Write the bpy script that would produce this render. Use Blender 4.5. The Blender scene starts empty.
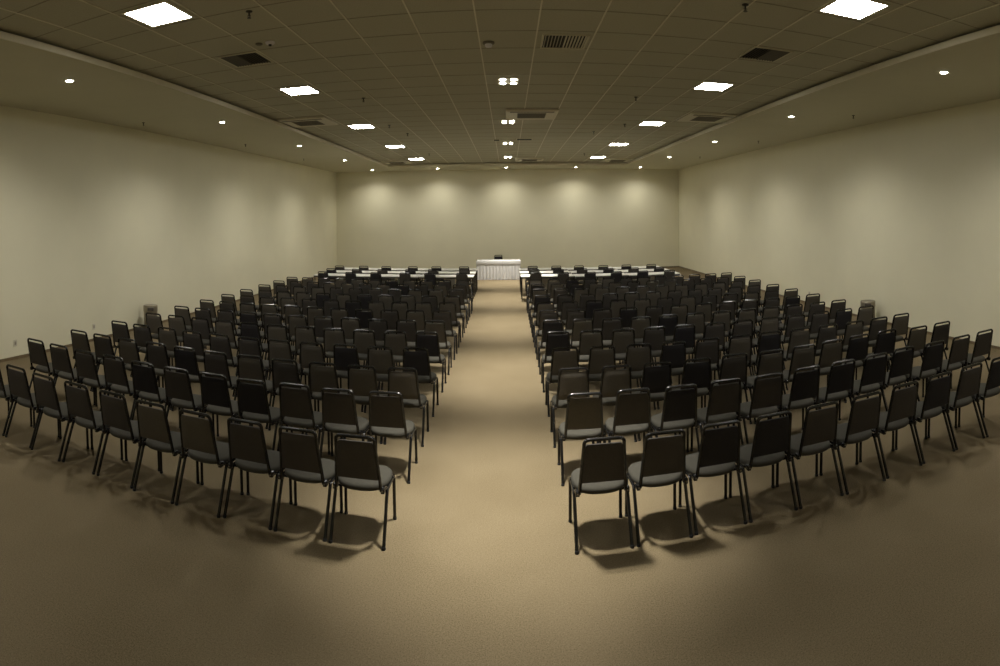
import bpy, bmesh, math, random
from mathutils import Vector, Matrix
random.seed(7)
PI = math.pi
scene = bpy.context.scene
COL = scene.collection

# ------------------------------------------------------------------ camera
HC = 2.611                      # camera height
FX, FY, X0, Y0 = 573.06, 566.39, 507.72, 214.39
cam = bpy.data.cameras.new('camera')
cam_ob = bpy.data.objects.new('camera', cam)
COL.objects.link(cam_ob)
cam.type = 'PANO'
cam.panorama_type = 'CENTRAL_CYLINDRICAL'
cam.central_cylindrical_radius = 1.0
cam.central_cylindrical_range_u_min = (0 - X0) / FX
cam.central_cylindrical_range_u_max = (1000 - X0) / FX
cam.central_cylindrical_range_v_min = (Y0 - 666) / FY
cam.central_cylindrical_range_v_max = Y0 / FY
cam.clip_start, cam.clip_end = 0.05, 200
cam_ob.location = (0, 0, HC)
cam_ob.rotation_euler = (PI / 2, 0.010, 0)
scene.camera = cam_ob

# ------------------------------------------------------------------ helpers
def tag(o, label=None, cat=None, group=None, kind=None):
    if label: o['label'] = label
    if cat: o['category'] = cat
    if group: o['group'] = group
    if kind: o['kind'] = kind
    return o

def thing(name, label, cat, loc=(0, 0, 0), rz=0.0, group=None):
    o = bpy.data.objects.new(name, None)
    o.empty_display_size = 0.1
    COL.objects.link(o)
    o.location = loc
    o.rotation_euler = (0, 0, rz)
    return tag(o, label, cat, group)

def build(name, bm, mat, parent=None, smooth=True):
    me = bpy.data.meshes.new(name)
    bmesh.ops.recalc_face_normals(bm, faces=bm.faces)
    bm.to_mesh(me)
    bm.free()
    if smooth:
        for p in me.polygons: p.use_smooth = True
        try: me.set_sharp_from_angle(angle=math.radians(40))
        except Exception: pass
    me.materials.append(mat)
    o = bpy.data.objects.new(name, me)
    COL.objects.link(o)
    if parent is not None: o.parent = parent
    return o

def struct(name, bm, mat, label):
    o = build(name, bm, mat, None, smooth=False)
    return tag(o, label, None, None, 'structure')

def box(bm, lo, hi, bevel=0.0, segs=2):
    b = bmesh.new() if bevel else bm
    vs = [b.verts.new((x, y, z)) for z in (lo[2], hi[2]) for y in (lo[1], hi[1]) for x in (lo[0], hi[0])]
    for f in ((0, 2, 3, 1), (4, 5, 7, 6), (0, 1, 5, 4), (1, 3, 7, 5), (3, 2, 6, 7), (2, 0, 4, 6)):
        b.faces.new([vs[i] for i in f])
    if bevel:
        bmesh.ops.recalc_face_normals(b, faces=b.faces)
        bmesh.ops.bevel(b, geom=list(b.edges), offset=bevel, segments=segs, affect='EDGES', profile=0.5)
        merge(bm, b)

def merge(bm, b):
    m = {}
    for v in b.verts: m[v] = bm.verts.new(v.co)
    for f in b.faces:
        try: bm.faces.new([m[v] for v in f.verts])
        except ValueError: pass
    b.free()

def tube(bm, pts, r, n=8, cap=True):
    pts = [Vector(p) for p in pts]
    rings = []
    prev = None
    for i, p in enumerate(pts):
        if i == 0: t = pts[1] - p
        elif i == len(pts) - 1: t = p - pts[i - 1]
        else: t = (pts[i + 1] - p).normalized() + (p - pts[i - 1]).normalized()
        t.normalize()
        if prev is None:
            a = Vector((0, 1, 0)) if abs(t.y) < 0.8 else Vector((1, 0, 0))
            u = (a - t * a.dot(t)).normalized()
        else:
            u = (prev - t * prev.dot(t)).normalized()
        prev = u
        w = t.cross(u)
        rings.append([bm.verts.new(p + (u * math.cos(2 * PI * k / n) + w * math.sin(2 * PI * k / n)) * r) for k in range(n)])
    for A, B in zip(rings, rings[1:]):
        for k in range(n):
            bm.faces.new((A[k], A[(k + 1) % n], B[(k + 1) % n], B[k]))
    if cap:
        bm.faces.new(rings[0][::-1]); bm.faces.new(rings[-1])

def fillet(pts, rad, n=5):
    """round the corners of a polyline"""
    pts = [Vector(p) for p in pts]
    out = [pts[0]]
    for a, b, c in zip(pts, pts[1:], pts[2:]):
        d = min(rad, (a - b).length * .49, (c - b).length * .49)
        s, e = b + (a - b).normalized() * d, b + (c - b).normalized() * d
        for k in range(n + 1):
            t = k / n
            out.append(s * (1 - t) ** 2 + b * 2 * t * (1 - t) + e * t * t)
    out.append(pts[-1])
    return out

def lathe(bm, prof, n=24, c=(0, 0)):
    rings = []
    for r, z in prof:
        rings.append([bm.verts.new((c[0] + r * math.cos(2 * PI * k / n), c[1] + r * math.sin(2 * PI * k / n), z)) for k in range(n)])
    for A, B in zip(rings, rings[1:]):
        for k in range(n):
            bm.faces.new((A[k], A[(k + 1) % n], B[(k + 1) % n], B[k]))
    bm.faces.new(rings[0][::-1]); bm.faces.new(rings[-1])

# ------------------------------------------------------------------ materials
def srgb(r, g, b):
    f = lambda c: (c / 255 / 12.92) if c <= 10 else ((c / 255 + .055) / 1.055) ** 2.4
    return (f(r), f(g), f(b), 1)

def mat(name, col, rough=0.6, metal=0.0, noise=0.0, scale=20.0, bump=0.0, spec=0.5, detail=4, emit=0.0, ecol=None, sheen=0.0):
    m = bpy.data.materials.new(name)
    m.use_nodes = True
    nt = m.node_tree
    p = nt.nodes['Principled BSDF']
    p.inputs['Base Color'].default_value = col
    p.inputs['Roughness'].default_value = rough
    p.inputs['Metallic'].default_value = metal
    p.inputs['Specular IOR Level'].default_value = spec
    if sheen:
        p.inputs['Sheen Weight'].default_value = sheen
    if emit:
        p.inputs['Emission Color'].default_value = ecol or col
        p.inputs['Emission Strength'].default_value = emit
    if noise or bump:
        tc = nt.nodes.new('ShaderNodeTexCoord')
        nz = nt.nodes.new('ShaderNodeTexNoise')
        nz.inputs['Scale'].default_value = scale
        nz.inputs['Detail'].default_value = detail
        nt.links.new(tc.outputs['Object'], nz.inputs['Vector'])
        if noise:
            mx = nt.nodes.new('ShaderNodeMix'); mx.data_type = 'RGBA'
            mr = nt.nodes.new('ShaderNodeMapRange')
            mr.inputs['From Min'].default_value = .3; mr.inputs['From Max'].default_value = .7
            nt.links.new(nz.outputs['Fac'], mr.inputs['Value'])
            nt.links.new(mr.outputs['Result'], mx.inputs['Factor'])
            mx.inputs['A'].default_value = tuple(c * (1 - noise) for c in col[:3]) + (1,)
            mx.inputs['B'].default_value = tuple(min(1, c * (1 + noise)) for c in col[:3]) + (1,)
            nt.links.new(mx.outputs['Result'], p.inputs['Base Color'])
        if bump:
            bp = nt.nodes.new('ShaderNodeBump')
            bp.inputs['Strength'].default_value = bump
            bp.inputs['Distance'].default_value = .01
            nt.links.new(nz.outputs['Fac'], bp.inputs['Height'])
            nt.links.new(bp.outputs['Normal'], p.inputs['Normal'])
    return m

WALL_C = (.76, .725, .545, 1)
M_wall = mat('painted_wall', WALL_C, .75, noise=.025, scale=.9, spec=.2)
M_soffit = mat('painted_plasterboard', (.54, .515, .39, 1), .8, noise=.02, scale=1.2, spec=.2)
M_lip = mat('cornice_paint', (.64, .60, .46, 1), .7, noise=.02, scale=4, spec=.2)
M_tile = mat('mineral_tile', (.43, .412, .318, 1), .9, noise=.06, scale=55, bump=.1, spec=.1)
M_grid_lit = mat('ceiling_grid_lit', (.64, .61, .48, 1), .5)  # lengthwise bars: the light they catch is painted in as a paler colour
M_vent = mat('grille_paint', (.52, .48, .34, 1), .5)
M_slat = mat('dark_grille_slat', (.10, .09, .065, 1), .6)
M_dark = mat('duct_dark', (.02, .018, .014, 1), .8)
M_ac = mat('air_conditioner_plastic', (.55, .51, .38, 1), .5)
M_acdark = mat('air_conditioner_grille', (.16, .14, .10, 1), .6)
M_steel = mat('sprinkler_metal', (.05, .045, .035, 1), .4, metal=.6)
M_base = mat('baseboard_wood', (.16, .115, .06, 1), .6, noise=.2, scale=6)
M_frame = mat('black_enamel_tube', (.007, .0068, .0068, 1), .25, spec=.5)
M_bolt = mat('polished_bracket', (.25, .24, .22, 1), .25, metal=.9)
M_rubber = mat('rubber_foot', (.01, .01, .01, 1), .8)
M_seat = mat('grey_seat_fabric', (.052, .049, .039, 1), .9, noise=.12, scale=180, bump=.15, spec=.2)
M_backs = {
    'charcoal': mat('charcoal_fabric', (.062, .056, .050, 1), .85, noise=.15, scale=160, bump=.12, spec=.25),
    'brownish': mat('brown_grey_fabric', (.100, .089, .072, 1), .85, noise=.15, scale=160, bump=.12, spec=.25),
    'near-black': mat('black_fabric', (.026, .0245, .027, 1), .8, noise=.15, scale=160, bump=.12, spec=.25),
}
M_white = mat('white_laminate', (.68, .67, .61, 1), .45)
M_tleg = mat('pale_grey_metal', (.40, .38, .33, 1), .45)
M_tedge = mat('dark_table_edge', (.06, .05, .04, 1), .5)
M_cloth = mat('white_cloth', (.56, .55, .54, 1), .85, noise=.04, scale=30, spec=.2)
M_bin = mat('brushed_steel', (.30, .27, .21, 1), .38, metal=.7, noise=.1, scale=8)
M_binlid = mat('dark_lid', (.07, .06, .05, 1), .4)
M_plate = mat('socket_plastic', (.62, .58, .45, 1), .4)
M_panel = mat('lit_diffuser', (1, 1, 1, 1), .5, emit=40.0, ecol=(1, .98, .92, 1))
M_lamp = mat('lit_lamp', (1, 1, 1, 1), .5, emit=40.0, ecol=(1, .95, .82, 1))
M_chrome = mat('white_trim_ring', (.6, .57, .45, 1), .4)
M_dome = mat('detector_plastic', (.62, .60, .62, 1), .4)

def carpet_material():
    m = bpy.data.materials.new('carpet')
    m.use_nodes = True
    nt = m.node_tree; L = nt.links
    p = nt.nodes['Principled BSDF']
    p.inputs['Roughness'].default_value = .95
    p.inputs['Specular IOR Level'].default_value = .1
    tc = nt.nodes.new('ShaderNodeTexCoord')
    fine = nt.nodes.new('ShaderNodeTexNoise'); fine.inputs['Scale'].default_value = 150; fine.inputs['Detail'].default_value = 3
    mid = nt.nodes.new('ShaderNodeTexNoise'); mid.inputs['Scale'].default_value = 85; mid.inputs['Detail'].default_value = 6
    big = nt.nodes.new('ShaderNodeTexNoise'); big.inputs['Scale'].default_value = .8; big.inputs['Detail'].default_value = 3
    for n in (fine, mid, big): L.new(tc.outputs['Object'], n.inputs['Vector'])
    def mathn(op, a, b):
        q = nt.nodes.new('ShaderNodeMath'); q.operation = op
        for i, v in enumerate((a, b)):
            if isinstance(v, float): q.inputs[i].default_value = v
            else: L.new(v, q.inputs[i])
        return q.outputs[0]
    s = mathn('ADD', mathn('MULTIPLY', fine.outputs['Fac'], .50), mathn('MULTIPLY', mid.outputs['Fac'], .32))
    s = mathn('ADD', s, mathn('MULTIPLY', big.outputs['Fac'], .18))
    ramp = nt.nodes.new('ShaderNodeValToRGB')
    ramp.color_ramp.elements[0].position = .36; ramp.color_ramp.elements[0].color = (.112, .086, .046, 1)
    ramp.color_ramp.elements[1].position = .64; ramp.color_ramp.elements[1].color = (.245, .197, .124, 1)
    L.new(s, ramp.inputs[0])
    L.new(ramp.outputs[0], p.inputs['Base Color'])
    bp = nt.nodes.new('ShaderNodeBump'); bp.inputs['Strength'].default_value = .35; bp.inputs['Distance'].default_value = .012
    L.new(s, bp.inputs['Height']); L.new(bp.outputs['Normal'], p.inputs['Normal'])
    return m
M_carpet = carpet_material()

# ------------------------------------------------------------------ the room
XL, XR, YF, YB = -8.0, 8.0, 26.0, -7.0
ZS = HC + 2.072                 # plasterboard soffit
ZT = HC + 2.19                  # tiled ceiling
LX, LY = 5.03, 23.8             # edge of the tiled field
bm = bmesh.new(); box(bm, (XL - .2, YB - .2, -.2), (XR + .2, YF + .2, 0)); struct('floor', bm, M_carpet, 'tan speckled carpet floor of the hall')
bm = bmesh.new(); box(bm, (XL - .2, YB - .2, 0), (XL, YF + .2, ZT + .25)); struct('wall_left', bm, M_wall, 'long cream wall beside the eleven-wide seating block')
bm = bmesh.new(); box(bm, (XR, YB - .2, 0), (XR + .2, YF + .2, ZT + .25)); struct('wall_right', bm, M_wall, 'long cream wall beside the twelve-wide seating block')
bm = bmesh.new(); box(bm, (XL, YF, 0), (XR, YF + .2, ZT + .25)); struct('wall_back', bm, M_wall, 'cream end wall behind the draped table')
bm = bmesh.new(); box(bm, (XL, YB - .2, 0), (XR, YB, ZT + .25)); struct('wall_front', bm, M_wall, 'cream end wall behind the camera')
# tiled field with tegular tiles between the grid bars
P = .70
bm = bmesh.new(); box(bm, (-LX - .35, YB, ZT), (LX + .35, LY + .35, ZT + .2)); struct('ceiling', bm, M_tile, 'suspended ceiling of dull mineral tiles')
bm = bmesh.new()
k = -7
while .02 + (k + .5) * P < LX:
    x = .02 + (k + .5) * P
    if x > -LX: box(bm, (x - .008, YB, ZT - .007), (x + .008, LY, ZT))
    k += 1
struct('trim_1', bm, M_grid_lit, 'ceiling grid bars painted pale as if lit, running along the hall')
bm = bmesh.new()
y = 5.0 - .35 - P * 16
while y < LY:
    box(bm, (-LX, y - .007, ZT - .003), (LX, y + .007, ZT)); y += P
M_grid_shaded = mat('ceiling_grid_shaded', (.25, .23, .17, 1), .8)  # crosswise bars of the same grid, their shade painted in as a darker colour
struct('trim_2', bm, M_grid_shaded, 'ceiling grid bars painted darker as if shaded, running across the hall')
# soffits: slab, lip, shadow gap
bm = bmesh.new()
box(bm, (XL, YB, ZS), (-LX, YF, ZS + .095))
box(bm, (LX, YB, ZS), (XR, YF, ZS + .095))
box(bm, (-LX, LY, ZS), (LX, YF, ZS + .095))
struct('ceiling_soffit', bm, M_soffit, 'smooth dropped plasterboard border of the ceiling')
bm = bmesh.new()
box(bm, (-LX, YB, ZS), (-LX + .018, LY, ZS + .088), .006)
box(bm, (LX - .018, YB, ZS), (LX, LY, ZS + .088), .006)
box(bm, (-LX, LY - .018, ZS), (LX, LY, ZS + .088), .006)
struct('trim_3', bm, M_lip, 'pale edge strip of the dropped ceiling border')
# baseboards
for nm, lo, hi in (('baseboard_left', (XL, YB, 0), (XL + .015, YF, .055)), ('baseboard_right', (XR - .015, YB, 0), (XR, YF, .055)),
                   ('baseboard_back', (XL, YF - .015, 0), (XR, YF, .055))):
    bm = bmesh.new(); box(bm, lo, hi); struct(nm, bm, M_base, 'low brown baseboard')

ORD = 'first second third fourth fifth sixth seventh eighth ninth tenth eleventh twelfth'.split()

# ------------------------------------------------------------------ lights
def light(name, kind, energy, loc, parent, color, size=.1, spot=60, blend=.6):
    l = bpy.data.lights.new(name, kind)
    l.energy = energy; l.color = color
    if kind == 'SPOT':
        l.spot_size = math.radians(spot); l.spot_blend = blend; l.shadow_soft_size = size
    o = bpy.data.objects.new(name, l)
    COL.objects.link(o); o.location = loc
    o.parent = parent
    return o
WARM = (1, .955, .86)
E_QUAD, E_WASH, E_BACK = 370.0, 160.0, 95.0

def copy_tree(o, parent=None):
    c = o.copy(); COL.objects.link(c)
    if parent is not None: c.parent = parent
    for ch in list(o.children): copy_tree(ch, c)
    return c

def make_panel():
    t = thing('ceiling_panel_light', 'x', 'ceiling light')
    bm = bmesh.new(); h = .285
    for a, b in (((-h, -h, -.012), (h, -h + .03, 0)), ((-h, h - .03, -.012), (h, h, 0)), ((-h, -h + .03, -.012), (-h + .03, h - .03, 0)), ((h - .03, -h + .03, -.012), (h, h - .03, 0))):
        box(bm, a, b)
    build('frame', bm, M_chrome, t, False)
    bm = bmesh.new(); box(bm, (-.258, -.258, -.010), (.258, .258, -.003)); build('diffuser', bm, M_panel, t, False)
    return t
panel0 = make_panel(); first = True
ROWY = [-3.4, .8, 5.0, 9.2, 13.4, 17.6, 21.7]
names_row = {-3.4: 'behind the camera', .8: 'above the camera', 5.0: 'first lit row, largest in view', 9.2: 'second row along the hall', 13.4: 'third row along the hall', 17.6: 'fourth row along the hall', 21.7: 'last row before the end wall'}
for y in ROWY[2:]:
    for sx in (-1, 1):
        o = panel0 if first else copy_tree(panel0); first = False
        o.location = (sx * 3.47, y, ZT)
        tag(o, 'square white ceiling panel light, %s side, %s' % ('left' if sx < 0 else 'right', names_row[y]), 'ceiling light', 'square ceiling panel lights')
        o['label'] = o['label'].replace('left side', 'left-side line').replace('right side', 'right-side line')

def make_quad():
    t = thing('ceiling_downlight_cluster', 'x', 'downlight')
    bm = bmesh.new()
    box(bm, (-.17, -.21, -.007), (.17, .21, 0), .003); build('trim_plate', bm, M_chrome, t, False)
    for i in (-1, 1):
        for j in (-1, 1):
            bm = bmesh.new(); lathe(bm, [(.044, -.014), (.047, -.009), (.047, -.004)], 20, (i * .09, j * .13)); o = build('lamp', bm, M_lamp, t, False)
            light('lamp_light', 'SPOT', E_QUAD, (i * .09, j * .12, -.03), t, WARM, .04, 55, 1.0)
    return t
quad0 = make_quad(); first = True
for n, y in enumerate([-3.0, 1.1, 5.2, 9.3, 13.37, 17.4, 21.6]):
    o = quad0 if first else copy_tree(quad0); first = False
    o.location = (.03, y, ZT)
    tag(o, 'cluster of four round ceiling downlights over the aisle, ' + names_row[ROWY[n]], 'downlight', 'four-lamp downlight clusters over the aisle')

def make_wash(energy):
    t = thing('recessed_downlight', 'x', 'downlight')
    bm = bmesh.new(); lathe(bm, [(.062, -.006), (.075, -.003), (.075, 0)], 24); build('trim_ring', bm, M_chrome, t, False)
    bm = bmesh.new(); lathe(bm, [(.052, -.010), (.052, -.004)], 24); build('lamp', bm, M_lamp, t, False)
    light('lamp_light', 'SPOT', energy, (0, 0, -.03), t, WARM, .05, 142, 1.0)
    return t
wash0 = make_wash(E_WASH); first = True
WY = [-3.2, 1.45, 6.15, 10.85, 15.5, 20.2]
wn = ['behind the camera', 'level with the camera', 'first and largest in view', 'second along the hall', 'third along the hall', 'fourth and last before the corner']
for sx in (-1, 1):
    for y, w in zip(WY, wn):
        o = wash0 if first else copy_tree(wash0); first = False
        o.location = (sx * 5.88, y, ZS)
        tag(o, 'small round downlight in the %s-side dropped border, %s' % ('left' if sx < 0 else 'right', w), 'downlight', 'downlights in the dropped ceiling border')
for x, w in zip((-5.98, -3.05, -.05, 3.0, 5.9), ('by the left-side corner', 'between the left-side corner and the middle', 'above the draped table', 'between the middle and the right-side corner', 'by the right-side corner')):
    o = make_wash(E_BACK); o.location = (x, 24.95, ZS)
    tag(o, 'small round downlight along the end wall, ' + w, 'downlight', 'downlights along the end wall')

# ------------------------------------------------------------------ ceiling fittings
def grille(loc, label, slat, w=.58, d=.58):
    t = thing('ceiling_vent', label, 'vent', loc, 0, 'ceiling air grilles')
    h, e = w / 2, d / 2
    bm = bmesh.new()
    for a, b in (((-h, -e, -.016), (h, -e + .025, 0)), ((-h, e - .025, -.016), (h, e, 0)), ((-h, -e + .025, -.016), (-h + .025, e - .025, 0)), ((h - .025, -e + .025, -.016), (h, e - .025, 0))):
        box(bm, a, b, .004)
    build('frame', bm, M_vent, t, False)
    bm = bmesh.new(); box(bm, (-h + .025, -e + .025, -.0025), (h - .025, e - .025, -.0005)); build('duct_opening', bm, M_dark, t, False)
    bm = bmesh.new(); n = 13
    for k in range(n):
        x = -h + .05 + (w - .1) * k / (n - 1)
        s = .012 * (-1 if x < 0 else 1)
        vs = [bm.verts.new(q) for q in ((x - .002, -e + .025, -.004), (x + .002, -e + .025, -.004), (x + s + .002, -e + .025, -.020), (x + s - .002, -e + .025, -.020),
                                        (x - .002, e - .025, -.004), (x + .002, e - .025, -.004), (x + s + .002, e - .025, -.020), (x + s - .002, e - .025, -.020))]
        for f in ((0, 1, 2, 3), (4, 7, 6, 5), (0, 4, 5, 1), (1, 5, 6, 2), (2, 6, 7, 3), (3, 7, 4, 0)): bm.faces.new([vs[i] for i in f])
    build('slats', bm, slat, t, False)
    return t
grille((-3.44, 7.05, ZT), 'square ceiling air grille between the two largest panel lights of the left-side line', M_slat)
grille((.73, 7.15, ZT), 'square slatted ceiling air grille near the aisle, beside the smoke detector', M_vent)
grille((3.42, 7.07, ZT), 'square ceiling air grille between the two largest panel lights of the right-side line', M_slat)
def slot(loc, w, label):
    t = thing('slot_vent', label, 'vent', loc, 0, 'narrow slot vents')
    bm = bmesh.new(); box(bm, (-w / 2, -.16, -.012), (w / 2, .16, 0), .004); build('frame', bm, M_vent, t, False)
    bm = bmesh.new(); box(bm, (-w / 2 + .02, -.12, -.016), (w / 2 - .02, .12, -.010)); build('opening', bm, M_dark, t, False)
slot((.5, 16.5, ZT), .46, 'narrow dark ceiling slot vent beyond the middle air conditioner')
slot((-.30, 16.6, ZT), .20, 'tiny dark ceiling slot vent beside the third aisle downlight cluster')

def cassette(loc, label):
    t = thing('air_conditioner', label, 'air conditioner', loc, 0, 'ceiling cassette air conditioners')
    h = .55
    bm = bmesh.new()
    prof = [(h, -.002), (h, -.032), (h - .05, -.05), (.31, -.05), (.31, -.032)]
    rings = [[bm.verts.new((sx * r, sy * r, z)) for sx, sy in ((-1, -1), (1, -1), (1, 1), (-1, 1))] for r, z in prof]
    for A, B in zip(rings, rings[1:]):
        for k in range(4): bm.faces.new((A[k], A[(k + 1) % 4], B[(k + 1) % 4], B[k]))
    build('housing', bm, M_ac, t, False)
    bm = bmesh.new(); box(bm, (-.305, -.305, -.05), (.305, .305, -.038), .004)
    for k in range(11):
        y = -.27 + k * .054; box(bm, (-.29, y - .008, -.056), (.29, y + .008, -.05))
    build('intake_grille', bm, M_acdark, t, False)
    for a, b_, m in (((-.46, -.490, -.0545), (.46, -.385, -.049), M_acdark), ((-.30, .36, -.055), (.30, .45, -.049), M_ac), ((-.45, -.30, -.055), (-.36, .30, -.049), M_ac), ((.36, -.30, -.055), (.45, .30, -.049), M_ac)):
        bm = bmesh.new(); box(bm, a, b_, .002); build('louvre', bm, m, t, False)
    return t
cassette((-4.42, 12.25, ZT - .001), 'square ceiling cassette air conditioner against the left-side ceiling border')
cassette((.53, 12.3, ZT - .001), 'square ceiling cassette air conditioner over the aisle')
cassette((4.44, 12.2, ZT - .001), 'square ceiling cassette air conditioner against the right-side ceiling border')
cassette((-4.42, 22.7, ZT - .001), 'small-looking cassette air conditioner in the far left-side corner of the tiled field')
cassette((.87, 22.5, ZT - .001), 'small-looking cassette air conditioner in the middle before the end wall')
cassette((4.42, 22.7, ZT - .001), 'small-looking cassette air conditioner in the far right-side corner of the tiled field')

t = thing('smoke_detector', 'white domed smoke detector near the aisle downlight cluster', 'smoke detector', (-.22, 7.2, ZT))
bm = bmesh.new(); lathe(bm, [(.075, 0), (.075, -.016), (.06, -.026), (.01, -.026)], 24); build('base', bm, M_acdark, t)
bm = bmesh.new(); lathe(bm, [(.046, -.024), (.046, -.044), (.038, -.058), (.015, -.064), (.003, -.065)], 24); build('dome', bm, M_dome, t)

def make_sprinkler():
    t = thing('ceiling_sprinkler', 'x', 'sprinkler')
    bm = bmesh.new(); lathe(bm, [(.045, 0), (.045, -.008), (.03, -.016), (.004, -.016)], 16); build('escutcheon', bm, M_steel, t)
    bm = bmesh.new(); lathe(bm, [(.012, -.012), (.012, -.06), (.006, -.065), (.006, -.085)], 10)
    tube(bm, [(-.02, 0, -.05), (-.018, 0, -.075), (0, 0, -.09)], .003, 6); tube(bm, [(.02, 0, -.05), (.018, 0, -.075), (0, 0, -.09)], .003, 6)
    build('nozzle', bm, M_steel, t)
    bm = bmesh.new(); lathe(bm, [(.004, -.086), (.028, -.090), (.028, -.093), (.004, -.094)], 14); build('deflector', bm, M_steel, t)
    return t
sp0 = make_sprinkler(); first = True
SPR = [((-2.61, 5.43), 'large dark sprinkler by the first left-side panel light'), ((2.43, 5.47), 'large dark sprinkler by the first right-side panel light'),
       ((-2.6, 10.2), 'dark sprinkler inside the second left-side panel light'), ((2.39, 10.41), 'dark sprinkler inside the second right-side panel light'),
       ((-2.79, 13.41), 'dark sprinkler beside the third left-side panel light'), ((2.84, 13.61), 'dark sprinkler beside the third right-side panel light'),
       ((-2.61, 14.9), 'tiny dark sprinkler beyond the third left-side panel light'), ((2.28, 14.95), 'tiny dark sprinkler beyond the third right-side panel light'),
       ((-2.74, 20.0), 'tiny dark sprinkler near the last left-side panel light'), ((2.77, 20.44), 'tiny dark sprinkler near the last right-side panel light')]
for (x, y), l in SPR:
    o = sp0 if first else copy_tree(sp0); first = False
    o.location = (x, y, ZT); o.scale = (.8, .8, .8); tag(o, l, 'sprinkler', 'ceiling sprinklers')
SPS = [((-7.3, 9.92), 'dark sprinkler in the left-side dropped border, largest in view'), ((-7.12, 14.5), 'dark sprinkler in the left-side dropped border, second in view'), ((-7.08, 19.1), 'faint sprinkler in the left-side dropped border near the corner'),
       ((6.97, 10.09), 'dark sprinkler in the right-side dropped border, largest in view'), ((7.02, 14.97), 'dark sprinkler in the right-side dropped border, second in view'), ((6.96, 19.9), 'faint sprinkler in the right-side dropped border near the corner')]
for (x, y), l in SPS:
    o = copy_tree(sp0); o.location = (x, y, ZS); o.scale = (.75, .75, .75); tag(o, l, 'sprinkler', 'ceiling sprinklers')
t = thing('ceiling_sensor', 'small twin-headed ceiling sensor beside the left-side air grille', 'sensor', (-2.9, 6.5, ZT))
bm = bmesh.new(); lathe(bm, [(.06, 0), (.06, -.014), (.045, -.03), (.004, -.032)], 18, (.06, 0)); build('head', bm, M_dome, t)
bm = bmesh.new(); lathe(bm, [(.02, -.028), (.02, -.05), (.004, -.055)], 12, (.06, 0)); build('lens', bm, M_steel, t)
bm = bmesh.new(); lathe(bm, [(.045, 0), (.045, -.012), (.03, -.022), (.004, -.024)], 18, (-.09, 0)); build('head', bm, M_acdark, t)

# ------------------------------------------------------------------ wall sockets
def socket(x, y, z, label):
    s = 1 if x < 0 else -1
    t = thing('wall_socket', label, 'socket', (x, y, z), 0, 'wall sockets')
    bm = bmesh.new(); a, b = sorted((0, s * .010)); box(bm, (a, -.04, -.06), (b, .04, .06), .003); build('cover_plate', bm, M_plate, t, False)
    bm = bmesh.new(); a, b = sorted((s * .008, s * .014)); box(bm, (a, -.02, -.03), (b, .02, .03), .002); build('outlet', bm, mat('socket_insert', (.35, .32, .24, 1), .5), t, False)
socket(XL, 6.87, .30, 'cream socket plate low on the left-side wall beside the outer front chairs')
socket(XL, 9.05, .30, 'small socket plate low on the left-side wall, towards the bin')
socket(XR, 13.8, .30, 'small socket plate low on the right-side wall beyond the bin')

# ------------------------------------------------------------------ chairs
def superell(w, d, z0, z1, yback, n=40, dome=.012, wf=1.04):
    """cushion outline: rounded front, gently bulged rear edge; filled top with dome"""
    bm = bmesh.new()
    out = []
    for k in range(n):
        a = 2 * PI * k / n
        c, s = math.cos(a), math.sin(a)
        e = 2.0 / (2.5 if s < 0 else 3.0)
        x = math.copysign(abs(c) ** e, c) * w / 2
        yy = math.copysign(abs(s) ** e, s)
        x *= 1 + (wf - 1) * (yy * .5 + .5)
        out.append((x, yback + d / 2 + yy * d / 2))
    cx, cy = 0, yback + d / 2
    h = z1 - z0
    prof = [(.90, z0), (.97, z0 + .006), (1.0, z0 + h * .35), (1.0, z0 + h * .65), (.965, z1 - .006), (.90, z1), (.6, z1 + dome * .8), (.25, z1 + dome)]
    rings = [[bm.verts.new((cx + (x - cx) * s, cy + (y - cy) * s, z)) for x, y in out] for s, z in prof]
    for A, B in zip(rings, rings[1:]):
        for k in range(n): bm.faces.new((A[k], A[(k + 1) % n], B[(k + 1) % n], B[k]))
    bm.faces.new(rings[0][::-1]); bm.faces.new(rings[-1])
    return bm

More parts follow.
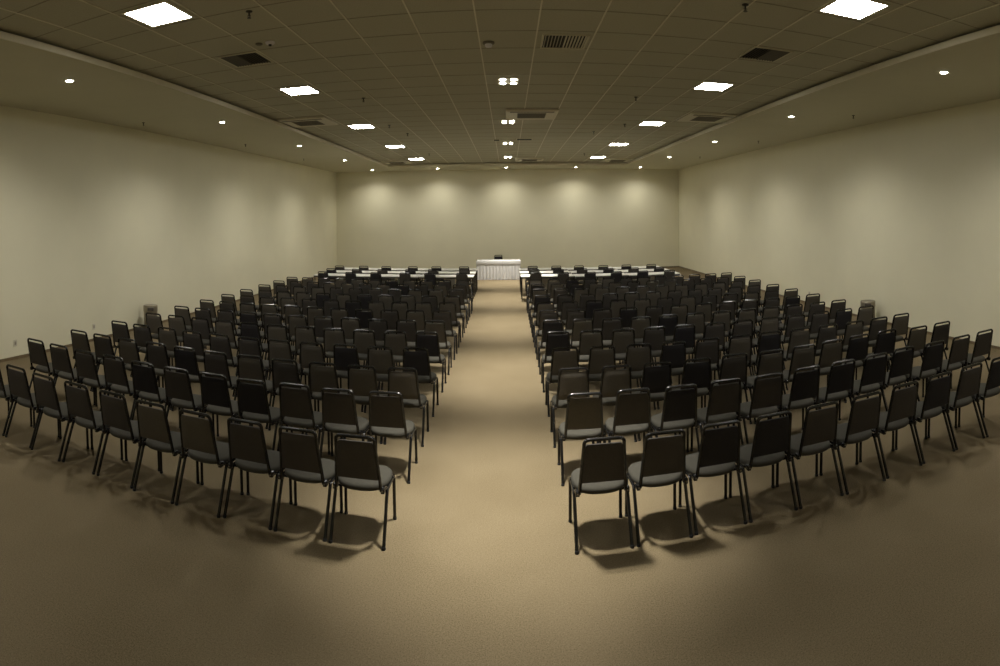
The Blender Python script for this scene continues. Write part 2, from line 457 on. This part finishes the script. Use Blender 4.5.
BY, BZ = .075, .440          # where the back frame meets the bracket
def back_y(z): return BY - (z - BZ) / (.885 - BZ) * .105
def half_w(z): return .181 - (z - BZ) / (.885 - BZ) * .030   # centre line of the back tube
R = .0140
def make_chair(tone):
    t = thing('stacking_chair', 'x', 'chair')
    # seat
    build('seat', superell(.428, .42, .398, .452, .078), M_seat, t)
    # back frame: bent tube
    zt = .882
    zs = [BZ - .02, .5, .6, .7, .78, .80]
    left = [(-half_w(z), back_y(z), z) for z in zs]
    corner = fillet([(-half_w(.80), back_y(.80), .80), (-half_w(zt) - .002, back_y(zt), zt), (half_w(zt) + .002, back_y(zt), zt), (half_w(.80), back_y(.80), .80)], .088, 7)
    pts = left[:-1] + [tuple(c) for c in corner] + [(-x, y, z) for x, y, z in left[:-1]][::-1]
    bm = bmesh.new(); tube(bm, pts, R, 8); build('back_frame', bm, M_frame, t)
    # padded back
    bm = bmesh.new(); nx, nz = 10, 10
    z0, z1 = .515, .842
    def pp(i, k, side):
        u, v = i / nx * 2 - 1, k / nz
        z = z0 + (z1 - z0) * v
        hw = half_w(z) - .002
        if v > .82: hw -= .020 * ((v - .82) / .18) ** 2
        edge = (1 - abs(u) ** 6) * (1 - abs(2 * v - 1) ** 10)
        th = .010 + .016 * edge
        return (u * hw, back_y(z) + side * th * (.75 if side < 0 else 1.0), z)
    F = {s: [[bm.verts.new(pp(i, k, s)) for i in range(nx + 1)] for k in range(nz + 1)] for s in (-1, 1)}
    for s in (-1, 1):
        for k in range(nz):
            for i in range(nx):
                q = (F[s][k][i], F[s][k][i + 1], F[s][k + 1][i + 1], F[s][k + 1][i]); bm.faces.new(q if s < 0 else q[::-1])
    A, B = F[-1], F[1]
    for k in range(nz):
        bm.faces.new((A[k][0], A[k + 1][0], B[k + 1][0], B[k][0])); bm.faces.new((A[k][nx], B[k][nx], B[k + 1][nx], A[k + 1][nx]))
    for i in range(nx):
        bm.faces.new((A[0][i], B[0][i], B[0][i + 1], A[0][i + 1])); bm.faces.new((A[nz][i], A[nz][i + 1], B[nz][i + 1], B[nz][i]))
    build('backrest', bm, M_backs[tone], t)
    # side rails, legs, brackets
    for s in (-1, 1):
        xl = s * .213
        bm = bmesh.new(); tube(bm, fillet([(s * .200, .10, .422), (xl, .20, .392), (xl, .405, .382)], .05, 4), R * .85, 8); build('side_rail', bm, M_frame, t)
        for nm, pts in (('leg', fillet([(xl, .385, .386), (xl, .445, .380), (s * .2145, .460, .012)], .05, 5)),
                        ('leg', fillet([(xl, .245, .392), (xl, .165, .398), (s * .2145, .006, .012)], .05, 5))):
            bm = bmesh.new(); tube(bm, pts, R, 8); lg = build(nm, bm, M_frame, t)
            e = pts[-1]
            bm = bmesh.new(); lathe(bm, [(.016, 0), (.0165, .018), (.0145, .022)], 10, (e[0], e[1])); build('foot_cap', bm, M_rubber, lg)
        bm = bmesh.new(); box(bm, (s * .196 - .016, BY - .012, BZ - .038), (s * .196 + .016, BY + .040, BZ + .008), .006)
        br = build('bracket', bm, M_frame, t)
        bm = bmesh.new(); tube(bm, [(s * .196, BY - .022, BZ - .012), (s * .196, BY - .010, BZ - .012)], .008, 8); build('bolt', bm, M_bolt, br)
    bm = bmesh.new()
    tube(bm, [(-.205, .17, .391), (.205, .17, .391)], .010, 8); tube(bm, [(-.205, .37, .388), (.205, .37, .388)], .010, 8)
    build('seat_frame', bm, M_frame, t)
    return t
protos = {k: make_chair(k) for k in M_backs}
used = {k: False for k in M_backs}
def chair(tone, x, y, rz, label, group):
    if not used[tone]: o = protos[tone]; used[tone] = True
    else: o = copy_tree(protos[tone])
    o.location = (x, y, 0); o.rotation_euler = (0, 0, rz)
    return tag(o, label, 'chair', group)

D = [4.31, 5.40, 6.306, 7.259, 8.255, 9.172, 10.121, 11.077, 11.996, 13.0, 13.95, 14.9]
# backs that read darkest in the photograph (row, seat from the aisle)
BLACK = {'L': {(1, 3), (1, 4), (1, 6), (3, 2), (4, 0), (2, 6), (4, 6), (6, 3), (5, 7)},
         'R': {(0, 2), (0, 3), (0, 7), (0, 9), (1, 2), (1, 5), (1, 6), (1, 7), (1, 8), (1, 9), (2, 2), (2, 3), (2, 8), (2, 9), (3, 3), (3, 6), (4, 0), (5, 0), (4, 4), (6, 3)}}
BROWN = {'L': {(0, 3), (0, 4), (2, 0), (2, 1), (2, 2), (3, 1), (3, 3), (4, 1), (4, 2), (4, 3), (2, 4), (5, 3)},
         'R': {(1, 0), (2, 0), (2, 1), (3, 0), (3, 1), (3, 2), (4, 1), (4, 2), (2, 5), (5, 3), (3, 7)}}
NUDGE = {('R', 2, 8): (-.03, .11), ('R', 2, 9): (-.02, .09), ('R', 1, 8): (-.02, .06), ('R', 1, 9): (-.01, .02), ('R', 2, 7): (-.02, .05)}
rnd = random.Random(11)
for side in 'LR':
    ncol = 11 if side == 'L' else 12
    for r in range(12):
        for c in range(ncol):
            if r == 0 and c > 9: continue
            x = (.733 + c * .48) if side == 'R' else -(1.169 + c * (.478 if r == 0 else .4745))
            sl = .013 if side == 'R' else (-.005 if r == 0 else -.016)
            bx, by = NUDGE.get((side, r, c), (0, 0))
            y = D[r] + x * sl + rnd.uniform(-.02, .02)
            jx = rnd.uniform(-.004, .004) - .022; rz = rnd.uniform(-.009, .009)
            if (r, c) in BLACK[side]: tone = 'near-black'
            elif (r, c) in BROWN[side]: tone = 'brownish'
            else:
                q = rnd.random()
                tone = 'charcoal' if q < .46 else ('brownish' if q < (.86 if r < 4 else .95) else 'near-black')
                if r < 2 or (r == 2 and tone == 'near-black'): tone = 'charcoal'
            lab = '%s padded stacking chair, %s-side block, %s row from camera, %s seat from aisle' % (
                tone, 'left' if side == 'L' else 'right', ORD[r], ORD[c])
            chair(tone, x + jx + bx, y + by, rz, lab, 'audience chairs in the %s-side block' % ('left' if side == 'L' else 'right'))

# ------------------------------------------------------------------ training tables at the far end, each with two chairs
def make_table(w, d=.62):
    t = thing('training_table', 'x', 'table')
    bm = bmesh.new(); box(bm, (-w / 2, 0, .728), (w / 2, d, .75), .004); build('tabletop', bm, M_white, t, False)
    bm = bmesh.new(); box(bm, (-w / 2 + .01, .01, .690), (w / 2 - .01, .035, .728)); build('apron', bm, M_tedge, t, False)
    for s in (-1, 1):
        for y in (.06, d - .06):
            bm = bmesh.new(); tube(bm, [(s * (w / 2 - .03), y, .728), (s * (w / 2 - .03), y, 0)], .014, 8); build('leg', bm, M_frame, t)
    bm = bmesh.new(); box(bm, (-.06, .28, 0), (.06, .32, .728), .004); build('support_panel', bm, M_tleg, t, False)
    return t
TABW = {1: 1.60, -1: 1.66}
tab0 = {q: make_table(TABW[q] - .02) for q in (1, -1)}; first = {1: True, -1: True}
TY = {0: 16.95, 1: 17.98, 2: 19.02}
rown = ['nearest-row', 'middle-row', 'rear-row']
for r in range(3):
    for side in (-1, 1):
        for k in range(3):
            xin = (.36 if side > 0 else -1.03) + side * (k + .5) * TABW[side]
            y = TY[r] + (-.08 * (xin - .4) if side > 0 else 0.0)
            o = tab0[side] if first[side] else copy_tree(tab0[side]); first[side] = False
            o.location = (xin, y, 0)
            tag(o, 'white-topped training table, %s, %s-side, %s' % (rown[r], 'left' if side < 0 else 'right', ('beside the aisle', 'middle of three', 'by the outer wall')[k]), 'table', 'white training tables at the far end')
CX = {1: [[.80, 1.60, 2.38, 3.15, 3.93, 4.73], [.80, 1.55, 2.28, 3.10, 3.88, 4.69], [.80, 1.57, 2.31, 3.11, 3.87, 4.70]],
      -1: [[1.36, 2.30, 3.05, 3.94, 4.72, 5.6], [1.36, 2.34, 3.06, 3.96, 4.80, 5.66], [1.45, 2.37, 3.16, 4.06, 4.84, 5.69]]}
for r in range(3):
    for side in (-1, 1):
        for k in range(6):
            x = side * CX[side][r][k]
            y = TY[r] - .22 + (-.08 * (x - .4) if side > 0 else 0.0)
            tone = rnd.choice(['near-black', 'charcoal', 'charcoal'])
            chair(tone, x, y, rnd.uniform(-.03, .03), '%s stacking chair at the %s white tables, %s-side, %s from the aisle' % (tone, rown[r], 'left' if side < 0 else 'right', ORD[k]), 'chairs at the white training tables')

# ------------------------------------------------------------------ speaker's table
TX, TYD, TW, TD = -.385, 22.6, 1.72, .72
t = thing('speaker_table', 'speaker table hidden under white pleated cloth at the end of the aisle', 'table', (TX, TYD, 0))
bm = bmesh.new(); box(bm, (-TW / 2 + .03, .03, .72), (TW / 2 - .03, TD - .03, .745), .004); build('tabletop', bm, M_white, t, False)
for s in (-1, 1):
    for y in (.1, TD - .1):
        bm = bmesh.new(); tube(bm, [(s * .74, y, .72), (s * .74, y, 0)], .018, 8); build('leg', bm, M_frame, t)
t = thing('tablecloth', 'white pleated cloth draping the speaker table at the end of the aisle', 'tablecloth', (TX, TYD, 0))
def loop(w, d, n, amp, ph):
    out = []; per = 2 * (w + d)
    for k in range(n):
        s = per * k / n
        if s < w: p = (-w / 2 + s, 0, 0, -1)
        elif s < w + d: p = (w / 2, s - w, 1, 0)
        elif s < 2 * w + d: p = (w / 2 - (s - w - d), d, 0, 1)
        else: p = (-w / 2, d - (s - 2 * w - d), -1, 0)
        a = amp * (.5 + .5 * math.sin(ph * s))
        out.append((p[0] + p[2] * a, p[1] + p[3] * a))
    return out
bm = bmesh.new(); n = 640
L0 = loop(TW, TD, n, .002, 48); L1 = loop(TW, TD, n, .022, 48); L2 = loop(TW, TD, n, .034, 48)
rings = [[bm.verts.new((x, y, z)) for x, y in Lk] for Lk, z in ((L0, .745), (L0, .62), (L1, .45), (L2, .25), (L2, .012))]
for A, B in zip(rings, rings[1:]):
    for k in range(n): bm.faces.new((A[k], A[(k + 1) % n], B[(k + 1) % n], B[k]))
build('skirt', bm, M_cloth, t)
bm = bmesh.new(); w2, d2 = TW + .036, TD + .036
b = bmesh.new(); box(b, (-w2 / 2, -.018, .60), (w2 / 2, d2 - .018, .762), .012)
bmesh.ops.delete(b, geom=[f for f in b.faces if all(v.co.z < .6001 for v in f.verts)], context='FACES')
merge(bm, b); build('top_cover', bm, M_cloth, t)
c = chair('near-black', -.41, 23.95, PI, 'lone dark chair behind the white draped table at the end of the aisle', None)

# ------------------------------------------------------------------ bins by the walls
def make_bin(loc, rz, sc, label):
    t = thing('waste_bin', label, 'bin', loc, rz, 'steel bins by the side walls')
    t.scale = sc
    bm = bmesh.new(); lathe(bm, [(.130, 0), (.138, .01), (.140, .42), (.142, .44)], 28); build('body', bm, M_bin, t)
    bm = bmesh.new(); b = bmesh.new()
    lathe(b, [(.144, .435), (.146, .45), (.146, .57), (.140, .585), (.02, .592)], 28); merge(bm, b); build('lid', bm, M_bin, t)
    bm = bmesh.new(); box(bm, (-.062, -.150, .475), (.062, -.128, .545), .008); build('flap', bm, M_binlid, t, False)
    bm = bmesh.new(); lathe(bm, [(.132, -.0005), (.145, .004), (.145, .03), (.139, .034)], 28); build('base_ring', bm, M_rubber, t)
make_bin((-7.70, 10.68, 0), .62, (1.12, 1.12, 1.0), 'round steel waste bin against the left-side wall beyond the outer chairs')
make_bin((7.70, 10.62, 0), -.62, (1.18, 1.18, .91), 'round steel waste bin against the right-side wall beyond the outer chairs')

# ------------------------------------------------------------------ world and view
w = bpy.data.worlds.new('world'); scene.world = w; w.use_nodes = True
w.node_tree.nodes['Background'].inputs['Color'].default_value = (0, 0, 0, 1)
scene.cycles.caustics_reflective = False
scene.cycles.caustics_refractive = False
scene.view_settings.view_transform = 'Standard'
scene.view_settings.look = 'None'
scene.view_settings.gamma = 1.0
scene.view_settings.use_curve_mapping = False
scene.view_settings.exposure = 0.44
